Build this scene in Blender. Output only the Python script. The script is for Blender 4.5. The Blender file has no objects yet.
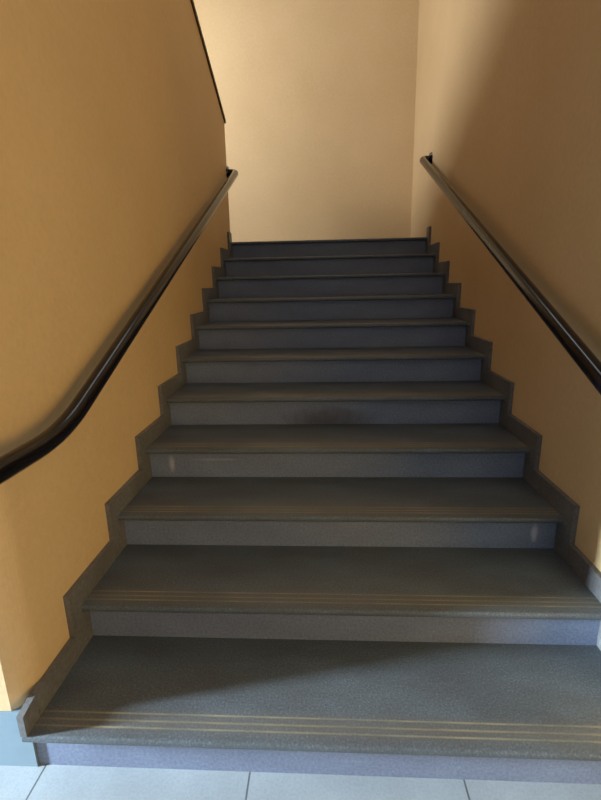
import bpy, bmesh, math, random
from mathutils import Vector, Matrix

scene = bpy.context.scene
C = scene.collection
random.seed(7)

# ---------------------------------------------------------------- camera
YAW, PITCH, ROLL = 0.05486, 0.2515, 0.0211
cam_data = bpy.data.cameras.new('camera')
cam_data.sensor_fit = 'VERTICAL'
cam_data.sensor_height = 36.0
cam_data.lens = 460.0 / 800.0 * 36.0
cam_data.clip_start = 0.02
cam = bpy.data.objects.new('camera', cam_data)
C.objects.link(cam)
right = Vector((math.cos(YAW), math.sin(YAW), 0))
ahead = Vector((-math.sin(YAW), math.cos(YAW), 0))
fwd = ahead * math.cos(PITCH) - Vector((0, 0, 1)) * math.sin(PITCH)
up = ahead * math.sin(PITCH) + Vector((0, 0, 1)) * math.cos(PITCH)
cx = right * math.cos(ROLL) - up * math.sin(ROLL)
cy = right * math.sin(ROLL) + up * math.cos(ROLL)
m = Matrix((cx, cy, -fwd)).transposed().to_4x4()
m.translation = Vector((0, -0.922, 1.307))
cam.matrix_world = m
scene.camera = cam

# ---------------------------------------------------------------- world, light, exposure
world = bpy.data.worlds.new('world')
scene.world = world
world.use_nodes = True
world.node_tree.nodes['Background'].inputs[0].default_value = (0.62, 0.76, 1.0, 1)
world.node_tree.nodes['Background'].inputs[1].default_value = 0.3


def area(name, loc, target, sx, sy, power, col, spread=180):
    l = bpy.data.lights.new(name, 'AREA')
    l.shape = 'RECTANGLE'
    l.size, l.size_y = sx, sy
    l.energy = power
    l.color = col
    l.spread = math.radians(spread)
    o = bpy.data.objects.new(name, l)
    C.objects.link(o)
    o.location = loc
    o.rotation_euler = (Vector(target) - Vector(loc)).to_track_quat('-Z', 'Y').to_euler()
    return o


# daylight through the street door at the left end of the hall
area('door_daylight', (-4.55, -0.74, 0.95), (0, 0.25, 0.1), 0.24, 1.5, 430, (0.62, 0.81, 1.0), 100)
# soft bluish fill added behind the viewer to lift the steps
area('viewer_fill', (0.1, -3.85, 1.35), (-0.2, 2.0, 1.0), 1.6, 1.6, 10, (0.70, 0.82, 1.0))
# warm fill added low on the right, standing in for bounce onto the left wall
area('warm_side_fill', (2.7, -2.3, 1.0), (-0.8, 0.8, 1.1), 1.3, 1.7, 66, (1.0, 0.65, 0.19))
# daylight through the landing window, out of sight behind the spine wall
area('landing_daylight', (-2.75, 3.55, 3.2), (0.8, 3.7, 2.8), 0.8, 1.5, 5, (0.75, 0.92, 1.0))
# unseen light added over the upper flight to brighten the back wall
area('back_wall_fill', (-2.4, 2.5, 3.5), (0.3, 4.1, 1.9), 0.7, 0.7, 98, (0.85, 0.93, 1.0))
# strip light added overhead to draw streaks on the rails and nosings
area('overhead_streak_light', (0.03, 2.3, 5.5), (0.03, 2.31, 0.0), 0.25, 2.4, 16, (0.92, 0.96, 1.0))

scene.view_settings.view_transform = 'Standard'
scene.view_settings.look = 'None'
scene.view_settings.gamma = 1.0
scene.view_settings.use_curve_mapping = False
scene.view_settings.exposure = 0.0

# ---------------------------------------------------------------- numbers
G, R = 0.3213, 0.15            # going and rise
NOSE = 0.043                   # riser set back from the nosing
XL, XR = -0.815, 0.887         # wall faces
NS = 11                        # rises
YTOP = (NS - 1) * G            # landing nosing
YB = 4.11                      # back wall
ZTOP = 5.6
ZH = 3.0                       # hall ceiling

# ---------------------------------------------------------------- helpers


def lin(r, g, b):
    f = lambda c: c / 12.92 if c <= 0.04045 else ((c + 0.055) / 1.055) ** 2.4
    return (f(r / 255), f(g / 255), f(b / 255), 1)


class Mat:
    def __init__(self, name, rough=0.6, spec=0.5):
        self.m = bpy.data.materials.new(name)
        self.m.use_nodes = True
        self.nt = self.m.node_tree
        self.b = self.nt.nodes['Principled BSDF']
        self.b.inputs['Roughness'].default_value = rough
        self.b.inputs['Specular IOR Level'].default_value = spec
        self.tc = self.nt.nodes.new('ShaderNodeTexCoord')

    def n(self, t, **kw):
        nd = self.nt.nodes.new(t)
        for k, v in kw.items():
            if k.startswith('i_'):
                nd.inputs[k[2:].replace('_', ' ')].default_value = v
            else:
                setattr(nd, k, v)
        return nd

    def link(self, a, b):
        self.nt.links.new(a, b)

    def coords(self, scale=(1, 1, 1), which='Object'):
        mp = self.n('ShaderNodeMapping')
        mp.inputs['Scale'].default_value = scale
        self.link(self.tc.outputs[which], mp.inputs['Vector'])
        return mp.outputs[0]

    def noise(self, scale, detail=4, rough=0.55, vec=None, which='Object'):
        nz = self.n('ShaderNodeTexNoise')
        nz.inputs['Scale'].default_value = scale
        nz.inputs['Detail'].default_value = detail
        nz.inputs['Roughness'].default_value = rough
        self.link(vec if vec is not None else self.tc.outputs[which], nz.inputs['Vector'])
        return nz.outputs['Fac']

    def ramp(self, fac, stops):
        r = self.n('ShaderNodeValToRGB')
        els = r.color_ramp.elements
        while len(els) < len(stops):
            els.new(0.5)
        for e, (p, c) in zip(els, stops):
            e.position = p
            e.color = c
        self.link(fac, r.inputs[0])
        return r.outputs[0]

    def mix(self, fac, a, b, blend='MIX'):
        mx = self.n('ShaderNodeMix', data_type='RGBA', blend_type=blend)
        if hasattr(fac, 'links'):
            self.link(fac, mx.inputs[0])
        else:
            mx.inputs[0].default_value = fac
        for s, v in ((6, a), (7, b)):
            if hasattr(v, 'links'):
                self.link(v, mx.inputs[s])
            else:
                mx.inputs[s].default_value = v
        return mx.outputs[2]

    def math(self, op, a, b=None, clamp=False):
        nd = self.n('ShaderNodeMath', operation=op, use_clamp=clamp)
        for i, v in enumerate((a, b)):
            if v is None:
                continue
            if hasattr(v, 'links'):
                self.link(v, nd.inputs[i])
            else:
                nd.inputs[i].default_value = v
        return nd.outputs[0]

    def sep(self, which='Object'):
        s = self.n('ShaderNodeSeparateXYZ')
        self.link(self.tc.outputs[which], s.inputs[0])
        return s.outputs

    def bump(self, h, strength=0.2, dist=0.01):
        bp = self.n('ShaderNodeBump')
        bp.inputs['Strength'].default_value = strength
        bp.inputs['Distance'].default_value = dist
        self.link(h, bp.inputs['Height'])
        self.link(bp.outputs[0], self.b.inputs['Normal'])

    def base(self, c):
        if hasattr(c, 'links'):
            self.link(c, self.b.inputs['Base Color'])
        else:
            self.b.inputs['Base Color'].default_value = c


def paint_mat(name, c1, c2):
    a = Mat(name, 0.62, 0.35)
    big = a.noise(1.3, 5, 0.6)
    col = a.ramp(big, [(0.32, c1), (0.68, c2)])
    fine = a.noise(45, 4, 0.7)
    col = a.mix(0.35, col, a.ramp(fine, [(0.3, (0.75, 0.75, 0.75, 1)), (0.7, (1, 1, 1, 1))]), 'MULTIPLY')
    a.base(col)
    a.bump(a.noise(60, 5, 0.65), 0.25, 0.004)
    return a.m


def tread_mat():
    # grey green granite, three anti-slip grooves parallel to the nosing
    a = Mat('tread_granite', 0.38, 0.4)
    sp = a.noise(160, 3, 0.7)
    col = a.ramp(sp, [(0.3, lin(70, 74, 79)), (0.55, lin(90, 95, 101)), (0.8, lin(122, 127, 134))])
    cloud = a.noise(3.2, 5, 0.6, a.coords((1, 2.2, 1)))
    col = a.mix(0.8, col, a.ramp(cloud, [(0.3, lin(205, 188, 176)), (0.5, lin(228, 226, 214)), (0.72, lin(255, 255, 250))]), 'MULTIPLY')
    y = a.sep()[1]
    on = None
    for c in (0.036, 0.056, 0.078):
        d = a.math('ABSOLUTE', a.math('SUBTRACT', y, c))
        k = a.math('SUBTRACT', 1.0, a.math('DIVIDE', d, 0.0045), clamp=True)
        on = k if on is None else a.math('MAXIMUM', on, k)
    wear = a.ramp(a.noise(4.0, 3, 0.6, a.coords((1, 0.2, 1))), [(0.35, (0.1, 0.1, 0.1, 1)), (0.65, (1, 1, 1, 1))])
    col = a.mix(a.math('MULTIPLY', on, a.math('MULTIPLY', wear, 0.55)), col, lin(190, 170, 122))
    # brownish worn band where feet land
    band = a.math('MULTIPLY', a.math('SUBTRACT', 1.0, a.math('DIVIDE', a.math('ABSOLUTE', a.math('SUBTRACT', y, 0.055)), 0.05), clamp=True), 0.4)
    col = a.mix(band, col, lin(104, 92, 74))
    a.base(col)
    a.bump(a.math('SUBTRACT', sp, on), 0.25, 0.002)
    return a.m


def riser_mat(name, marks=()):
    a = Mat(name, 0.45, 0.4)
    sp = a.noise(110, 3, 0.7)
    col = a.ramp(sp, [(0.3, lin(102, 110, 128)), (0.75, lin(131, 141, 160))])
    cloud = a.noise(2.6, 5, 0.65, a.coords((1, 1, 2.5)))
    col = a.mix(0.7, col, a.ramp(cloud, [(0.3, lin(208, 200, 206)), (0.7, lin(255, 255, 255))]), 'MULTIPLY')
    s = a.sep()
    for (mx, mz, rx, rz, c, k) in marks:
        dx = a.math('DIVIDE', a.math('SUBTRACT', s[0], mx), rx)
        dz = a.math('DIVIDE', a.math('SUBTRACT', s[2], mz), rz)
        d2 = a.math('ADD', a.math('MULTIPLY', dx, dx), a.math('MULTIPLY', dz, dz))
        edge = a.math('ADD', d2, a.math('MULTIPLY', a.noise(22, 3), 1.1))
        f = a.math('MULTIPLY', a.math('SUBTRACT', 1.55, edge, clamp=True), k)
        col = a.mix(f, col, c)
    a.base(col)
    return a.m


def skirt_mat():
    a = Mat('skirting_stone', 0.4, 0.45)
    sp = a.noise(70, 4, 0.7)
    col = a.ramp(sp, [(0.3, lin(86, 84, 83)), (0.75, lin(120, 119, 118))])
    col = a.mix(0.6, col, a.ramp(a.noise(5, 4), [(0.3, lin(200, 190, 182)), (0.7, (1, 1, 1, 1))]), 'MULTIPLY')
    a.base(col)
    return a.m


def floor_mat():
    a = Mat('pale_floor_tiles', 0.35, 0.45)
    s = a.sep()
    g = None
    for ax, off in ((0, 0.214), (1, 0.22)):
        t = a.math('ADD', s[ax], off + 58.0)
        f = a.math('ABSOLUTE', a.math('SUBTRACT', a.math('FRACT', a.math('DIVIDE', t, 0.58)), 0.5))
        k = a.math('GREATER_THAN', f, 0.5 - 0.0042 if ax == 0 else 0.5 - 0.003)
        g = k if g is None else a.math('MAXIMUM', g, k)
    col = a.ramp(a.noise(3, 5, 0.6), [(0.3, lin(142, 146, 147)), (0.7, lin(164, 168, 169))])
    col = a.mix(0.25, col, a.ramp(a.noise(130, 3, 0.7), [(0.35, lin(190, 190, 190)), (0.6, (1, 1, 1, 1))]), 'MULTIPLY')
    a.base(a.mix(g, col, lin(92, 92, 94)))
    a.bump(a.math('SUBTRACT', 1.0, g), 0.4, 0.003)
    return a.m


def plain(name, c, rough, spec=0.5, metal=0.0, coat=0.0):
    a = Mat(name, rough, spec)
    a.base(a.mix(0.3, c, a.ramp(a.noise(30, 3), [(0.3, (0.8, 0.8, 0.8, 1)), (0.7, (1, 1, 1, 1))]), 'MULTIPLY'))
    a.b.inputs['Metallic'].default_value = metal
    a.b.inputs['Coat Weight'].default_value = coat
    a.b.inputs['Coat Roughness'].default_value = 0.2
    return a.m


ORANGE = paint_mat('ochre_wall_paint', lin(200, 168, 122), lin(208, 176, 131))
HALL = paint_mat('low_bounce_hall_paint', lin(150, 140, 126), lin(160, 150, 136))  # unseen hall walls, greyed down to cut the light they bounce
WHITE = paint_mat('white_ceiling_paint', lin(190, 188, 182), lin(200, 198, 192))
TREAD, SKIRT, FLOOR = tread_mat(), skirt_mat(), floor_mat()
RISER = riser_mat('riser_stone')
LIT_SKIRT = plain('daylit_skirting_tile', lin(118, 134, 142), 0.3)  # lit version of the skirting, blue daylight put into its colour
CORE = plain('stair_concrete', lin(110, 108, 104), 0.8)
BLACK = plain('black_gloss_paint', lin(13, 12, 17), 0.16, 0.4)
DARKCAP = plain('dark_brown_coping', lin(70, 52, 34), 0.5)
WOOD = plain('window_frame_paint', lin(170, 160, 145), 0.5)


def new_obj(name, bm, mat, parent=None, loc=None):
    me = bpy.data.meshes.new(name)
    bmesh.ops.recalc_face_normals(bm, faces=bm.faces)
    bm.to_mesh(me)
    bm.free()
    me.materials.append(mat)
    o = bpy.data.objects.new(name, me)
    C.objects.link(o)
    if loc:
        o.location = loc
    if parent:
        o.parent = parent
    return o


def box(bm, x0, x1, y0, y1, z0, z1):
    vs = [bm.verts.new(v) for v in ((x0, y0, z0), (x1, y0, z0), (x1, y1, z0), (x0, y1, z0),
                                    (x0, y0, z1), (x1, y0, z1), (x1, y1, z1), (x0, y1, z1))]
    for f in ((3, 2, 1, 0), (4, 5, 6, 7), (0, 1, 5, 4), (1, 2, 6, 5), (2, 3, 7, 6), (3, 0, 4, 7)):
        bm.faces.new([vs[i] for i in f])


def boxes(*bs):
    bm = bmesh.new()
    for b in bs:
        box(bm, *b)
    return bm


def prism_x(bm, pts, x0, x1):
    """extrude a (y, z) outline along x"""
    a = [bm.verts.new((x0, y, z)) for y, z in pts]
    b = [bm.verts.new((x1, y, z)) for y, z in pts]
    n = len(pts)
    bm.faces.new(a)
    bm.faces.new(b[::-1])
    for i in range(n):
        bm.faces.new((a[i], a[(i + 1) % n], b[(i + 1) % n], b[i]))


def prism_z(bm, pts, z0, z1):
    a = [bm.verts.new((x, y, z0)) for x, y in pts]
    b = [bm.verts.new((x, y, z1)) for x, y in pts]
    n = len(pts)
    bm.faces.new(a[::-1])
    bm.faces.new(b)
    for i in range(n):
        bm.faces.new((a[i], b[i], b[(i + 1) % n], a[(i + 1) % n]))


def struct(name, bm, mat, label=None):
    o = new_obj(name, bm, mat)
    o['kind'] = 'structure'
    if label:
        o['label'] = label
    return o


def smooth(o, ang=40):
    for p in o.data.polygons:
        p.use_smooth = True
    me = o.data
    bm = bmesh.new()
    bm.from_mesh(me)
    for e in bm.edges:
        if len(e.link_faces) == 2 and e.calc_face_angle(0) > math.radians(ang):
            e.smooth = False
    bm.to_mesh(me)
    bm.free()


# ---------------------------------------------------------------- the room shell
XW = -2.6      # far side of the upper flight
XH = 4.0
XD = -4.4      # left end of the hall
YH = -4.0      # hall wall behind the viewer
T = 0.15
struct('floor', boxes((XD, XH, YH, 0.2, -0.1, 0), (XD, XR + T, 0.2, 4.2, -0.1, 0)), FLOOR, 'pale grey floor tiles with dark joints at the foot of the stairs')
struct('wall_right', boxes((XR, XR + T, 0.06, YB + T, 0, ZTOP)), ORANGE, 'ochre plaster wall on the right of the stairs')
struct('wall_front_right', boxes((XR + T, XH, 0.06, 0.2, 0, ZH)), HALL)
struct('wall_side_right', boxes((XH, XH + T, YH, 0.2, 0, ZH)), HALL)
struct('wall_back', boxes((XW, XR, YB, YB + T, 0, ZTOP)), ORANGE, 'brightly lit tan wall behind the landing')

# spine wall on the left: its top edge rakes up towards the viewer along the upper flight
bm = bmesh.new()
YE = 3.30
SL = R / G
zt = lambda y: 2.60 + (YE - y) * SL
prism_x(bm, [(0.14, 0), (YE, 0), (YE, zt(YE)), (0.14, zt(0.14))], XL - T, XL)
prism_z(bm, [(XL - 0.045 + 0.045 * math.sin(a_), 0.125 - 0.055 * math.cos(a_) - 0.03 * (1 - math.sin(a_))) for a_ in [math.radians(9 * i) for i in range(11)]]
        + [(XL, 0.14), (XL - T, 0.14), (XL - T, 0.038)], 0, zt(0.14))
struct('wall_left', bm, ORANGE, 'ochre spine wall on the left of the stairs with a raking top edge')
bm = bmesh.new()
prism_x(bm, [(YE + 0.012, zt(YE) - 0.008), (YE + 0.012, zt(YE) + 0.022), (0.02, zt(0.02) + 0.028), (0.02, zt(0.02))], XL - T - 0.012, XL + 0.012)
struct('trim_1', bm, DARKCAP, 'thin dark brown coping on the raking top of the left wall')

# hall beyond the frame on the left, with its street door opening
struct('wall_front', boxes((XD, XL - T, 0.14, 0.29, 0, ZH)), HALL)
struct('wall_side', boxes((XD - T, XD, YH, -1.62, 0, ZH), (XD - T, XD, -0.55, 0.29, 0, ZH), (XD - T, XD, -1.62, -0.55, 2.15, ZH)), HALL)
struct('wall_rear', boxes((XD, -0.8, YH - T, YH, 0, ZH), (1.0, XH, YH - T, YH, 0, ZH), (-0.8, 1.0, YH - T, YH, 2.3, ZH),
                          (-0.8, 1.0, YH - T, YH, 0, 0.4)), HALL)
struct('ceiling', boxes((XD, XR, YH, -0.05, ZH, ZH + 0.12), (XR, XH, YH, 0.06, ZH, ZH + 0.12), (XW, XR, -0.05, YB, ZTOP, ZTOP + 0.12)), WHITE)
struct('wall_upper', boxes((XW, XR, -0.2, -0.05, ZH + 0.12, ZTOP)), ORANGE)
struct('wall_outer', boxes((XW - T, XW, 0.29, 3.05, 0, ZTOP), (XW - T, XW, 4.0, YB + T, 0, ZTOP),
                           (XW - T, XW, 3.05, 4.0, 0, 2.3), (XW - T, XW, 3.05, 4.0, 4.1, ZTOP)), ORANGE)
struct('window_1', boxes((XW - 0.09, XW - 0.04, 3.05, 3.10, 2.3, 4.1), (XW - 0.09, XW - 0.04, 3.95, 4.0, 2.3, 4.1),
                         (XW - 0.09, XW - 0.04, 3.10, 3.95, 2.3, 2.35), (XW - 0.09, XW - 0.04, 3.10, 3.95, 4.05, 4.1),
                         (XW - 0.08, XW - 0.05, 3.51, 3.54, 2.35, 4.05)), WOOD)

# ---------------------------------------------------------------- the staircase
stair = bpy.data.objects.new('staircase', None)
C.objects.link(stair)
stair['label'] = 'dark grey stone staircase rising between two ochre walls to a landing'
stair['category'] = 'staircase'

TH = 0.023
bm = bmesh.new()
pts = [(NOSE + 0.018, 0.0)]
for k in range(NS):
    y = k * G + NOSE + 0.018
    pts += [(y, k * R), (y, (k + 1) * R - TH)] if k else [(y, (k + 1) * R - TH)]
pts += [(YB - 0.002, NS * R - TH), (YB - 0.002, 0)]
prism_x(bm, [p for i, p in enumerate(pts) if i == 0 or p != pts[i - 1]], XL + 0.002, XR - 0.002)
core = new_obj('stair_body', bm, CORE, stair)


def tread_bm(depth):
    """slab with a rounded nosing; local origin on the top front edge"""
    bm = bmesh.new()
    pr = [(depth, -TH), (depth, 0)]
    r = 0.009
    for cy_, cz_, a0 in ((r, -r, 90), (r, -TH + r, 180)):
        for j in range(5):
            a = math.radians(a0 + 22.5 * j)
            pr.append((cy_ + r * math.cos(a), cz_ + r * math.sin(a)))
    prism_x(bm, pr, XL + 0.002, XR - 0.002)
    return bm


tread0 = new_obj('tread', tread_bm(G + NOSE - 0.0), TREAD, stair, (0, 0, R))
smooth(tread0)
for k in range(1, NS - 1):
    t = tread0.copy()
    C.objects.link(t)
    t.parent = stair
    t.location = (0, k * G, (k + 1) * R)
land = new_obj('landing_slab', tread_bm(YB - 0.002 - YTOP), TREAD, stair, (0, YTOP, NS * R))
smooth(land)
lw = struct('trim_2', boxes((XW, XL, YE - 0.05, YB, 1.5, NS * R)), SKIRT)

SM = lin(215, 212, 222)
DK = lin(62, 58, 62)
special = {
    2: riser_mat('riser_stone_scuff_right', [(0.79, 0.065, 0.014, 0.045, SM, 0.4)]),
    3: riser_mat('riser_stone_scuff_left', [(-0.70, 0.065, 0.016, 0.045, SM, 0.35), (-0.50, 0.085, 0.14, 0.008, SM, 0.14)]),
    4: riser_mat('riser_stone_stain', [(0.02, 0.02, 0.24, 0.085, DK, 0.75)]),
}
for k in range(NS):
    z0, z1 = k * R, (k + 1) * R - TH
    o = new_obj('riser', boxes((XL + 0.002, XR - 0.002, 0, 0.018, 0, z1 - z0)), special.get(k, RISER), stair, (0, k * G + NOSE, z0))
    if k == 2: o['label'] = 'riser with a pale scuff at its right end'
    if k == 3: o['label'] = 'riser with a pale scuff at its left end'
    if k == 4: o['label'] = 'riser with a dark rounded stain in the middle'


# ---------------------------------------------------------------- stepped skirting tiles
def skirting(name, x0, x1, label, first_y):
    bm = bmesh.new()
    W = 0.078
    gp = 0.0012
    for k in range(NS):
        yr = k * G + NOSE                       # riser face
        zt_ = (k + 1) * R                       # tread top
        # upright tile in front of the riser
        zb = k * R
        yn = k * G
        # outline follows the nosing of the tread above
        if k == 0:
            y0 = first_y
            prism_x(bm, [(y0, 0), (yr, 0), (yr, zt_ - TH), (yn, zt_ - TH), (yn, zt_), (yn, zt_ + W), (y0, zt_ + W)] if first_y < yn else
                    [(yn, zt_), (yn + 0.06, zt_), (yn + 0.06, zt_ + W), (yn, zt_ + W * 0.85)], x0, x1)
        else:
            prism_x(bm, [(yn - 0.055, zb + gp), (yr, zb + gp), (yr, zt_ - TH), (yn, zt_ - TH), (yn, zt_),
                         (yn + 0.02, zt_), (yn + 0.02, zt_ + W), (yn - 0.055, zt_ + W)], x0, x1)
        # level tile along the tread
        ys = (yn + 0.02 if k else yn + 0.06) + gp
        ye = (k + 1) * G - 0.055 - gp
        if k == NS - 1:
            ye = ys + 0.02
        prism_x(bm, [(ys, zt_ + 0.001), (ye, zt_ + 0.001), (ye, zt_ + W), (ys, zt_ + W)], x0, x1)
    return struct(name, bm, SKIRT, label)


skirting('baseboard_left', XL, XL + 0.018, 'stepped stone skirting along the left wall', 1.0)
skirting('baseboard_right', XR - 0.018, XR, 'stepped stone skirting along the right wall', 1.0)
struct('baseboard_back', boxes((XL - T, XR, YB - 0.015, YB, NS * R, NS * R + 0.05)), SKIRT, 'stone skirting at the foot of the back wall')
# skirting on the blunt front end of the spine wall, standing on the floor
bm = boxes((XL - T, XL, 0.036, 0.139, 0, 0.19), (XD, XL - T, 0.125, 0.14, 0, 0.19))
struct('baseboard_front', bm, LIT_SKIRT, 'skirting at the foot of the left wall end, daylight painted into its pale colour')


# ---------------------------------------------------------------- handrails
def tube_bm(path, rad, seg=20):
    bm = bmesh.new()
    rings = []
    n = len(path)
    side = None
    for i, p in enumerate(path):
        t = (path[min(i + 1, n - 1)] - path[max(i - 1, 0)]).normalized()
        if side is None:
            side = t.orthogonal().normalized()
        side = (side - t * side.dot(t)).normalized()
        b = t.cross(side)
        rings.append([bm.verts.new(p + (side * math.cos(2 * math.pi * j / seg) + b * math.sin(2 * math.pi * j / seg)) * rad) for j in range(seg)])
    for a, c in zip(rings, rings[1:]):
        for j in range(seg):
            bm.faces.new((a[j], a[(j + 1) % seg], c[(j + 1) % seg], c[j]))
    bm.faces.new(rings[0][::-1])
    bm.faces.new(rings[-1])
    return bm


def rounded(points, rads, steps=8):
    out = [points[0]]
    for i in range(1, len(points) - 1):
        a, p, c = points[i - 1], points[i], points[i + 1]
        r = rads[i - 1]
        u, v = (a - p).normalized(), (c - p).normalized()
        q0, q1 = p + u * r, p + v * r
        for s in range(steps + 1):
            t = s / steps
            out.append(q0 * (1 - t) ** 2 + p * 2 * t * (1 - t) + q1 * t * t)
    out.append(points[-1])
    return out


def handrail(sgn, wall_x, label, low_y, dz, s, top_y, brackets):
    """sgn -1: left wall"""
    root = bpy.data.objects.new('handrail', None)
    C.objects.link(root)
    root.location = (wall_x, 0.3, 0.9)
    root['label'] = label
    root['category'] = 'handrail'
    off = -sgn * 0.075
    V = Vector
    z0, y0 = 0.905 + dz, 0.27
    z_at = lambda y: z0 + (y - y0) * s
    O = root.location
    pts = [V((wall_x + off, low_y, z0)), V((wall_x + off, y0, z0)), V((wall_x + off, top_y, z_at(top_y))), V((wall_x + sgn * -0.002, top_y + 0.01, z_at(top_y) + 0.004))]
    path = [p - O for p in rounded(pts, [0.13, 0.045])]
    rail = new_obj('rail', tube_bm(path, 0.0275), BLACK, root)
    smooth(rail, 60)

    def disc(name, yy, zz, r, th, parent):
        bm = bmesh.new()
        bmesh.ops.create_cone(bm, cap_ends=True, segments=24, radius1=r, radius2=r * 0.9, depth=th,
                              matrix=Matrix.Translation(V((-sgn * th / 2, yy - O.y, zz - O.z))) @ Matrix.Rotation(math.radians(90) * -sgn, 4, 'Y'))
        o = new_obj(name, bm, BLACK, parent)
        smooth(o, 50)
        return o
    disc('wall_flange', top_y + 0.01, z_at(top_y) + 0.004, 0.05, 0.014, root)
    for by in brackets:
        zz = z_at(by)
        arm = [V((0.006 * -sgn, by - O.y, zz - 0.08 - O.z)), V((off * 0.6, by - O.y, zz - 0.07 - O.z)), V((off, by - O.y, zz - 0.02 - O.z))]
        b = new_obj('bracket', tube_bm(rounded(arm, [0.02]), 0.008, 12), BLACK, root)
        smooth(b, 60)
        disc('bracket_plate', by, zz - 0.08, 0.022, 0.008, b)
    return root


handrail(-1, XL, 'black tubular handrail on the left wall, level at its lower end', -0.12, 0.0, 0.432, 3.30, (1.15, 2.3))
handrail(1, XR, 'black tubular handrail on the right wall running out of view', 0.12, 0.03, 0.441, 3.27, (1.30, 2.4))
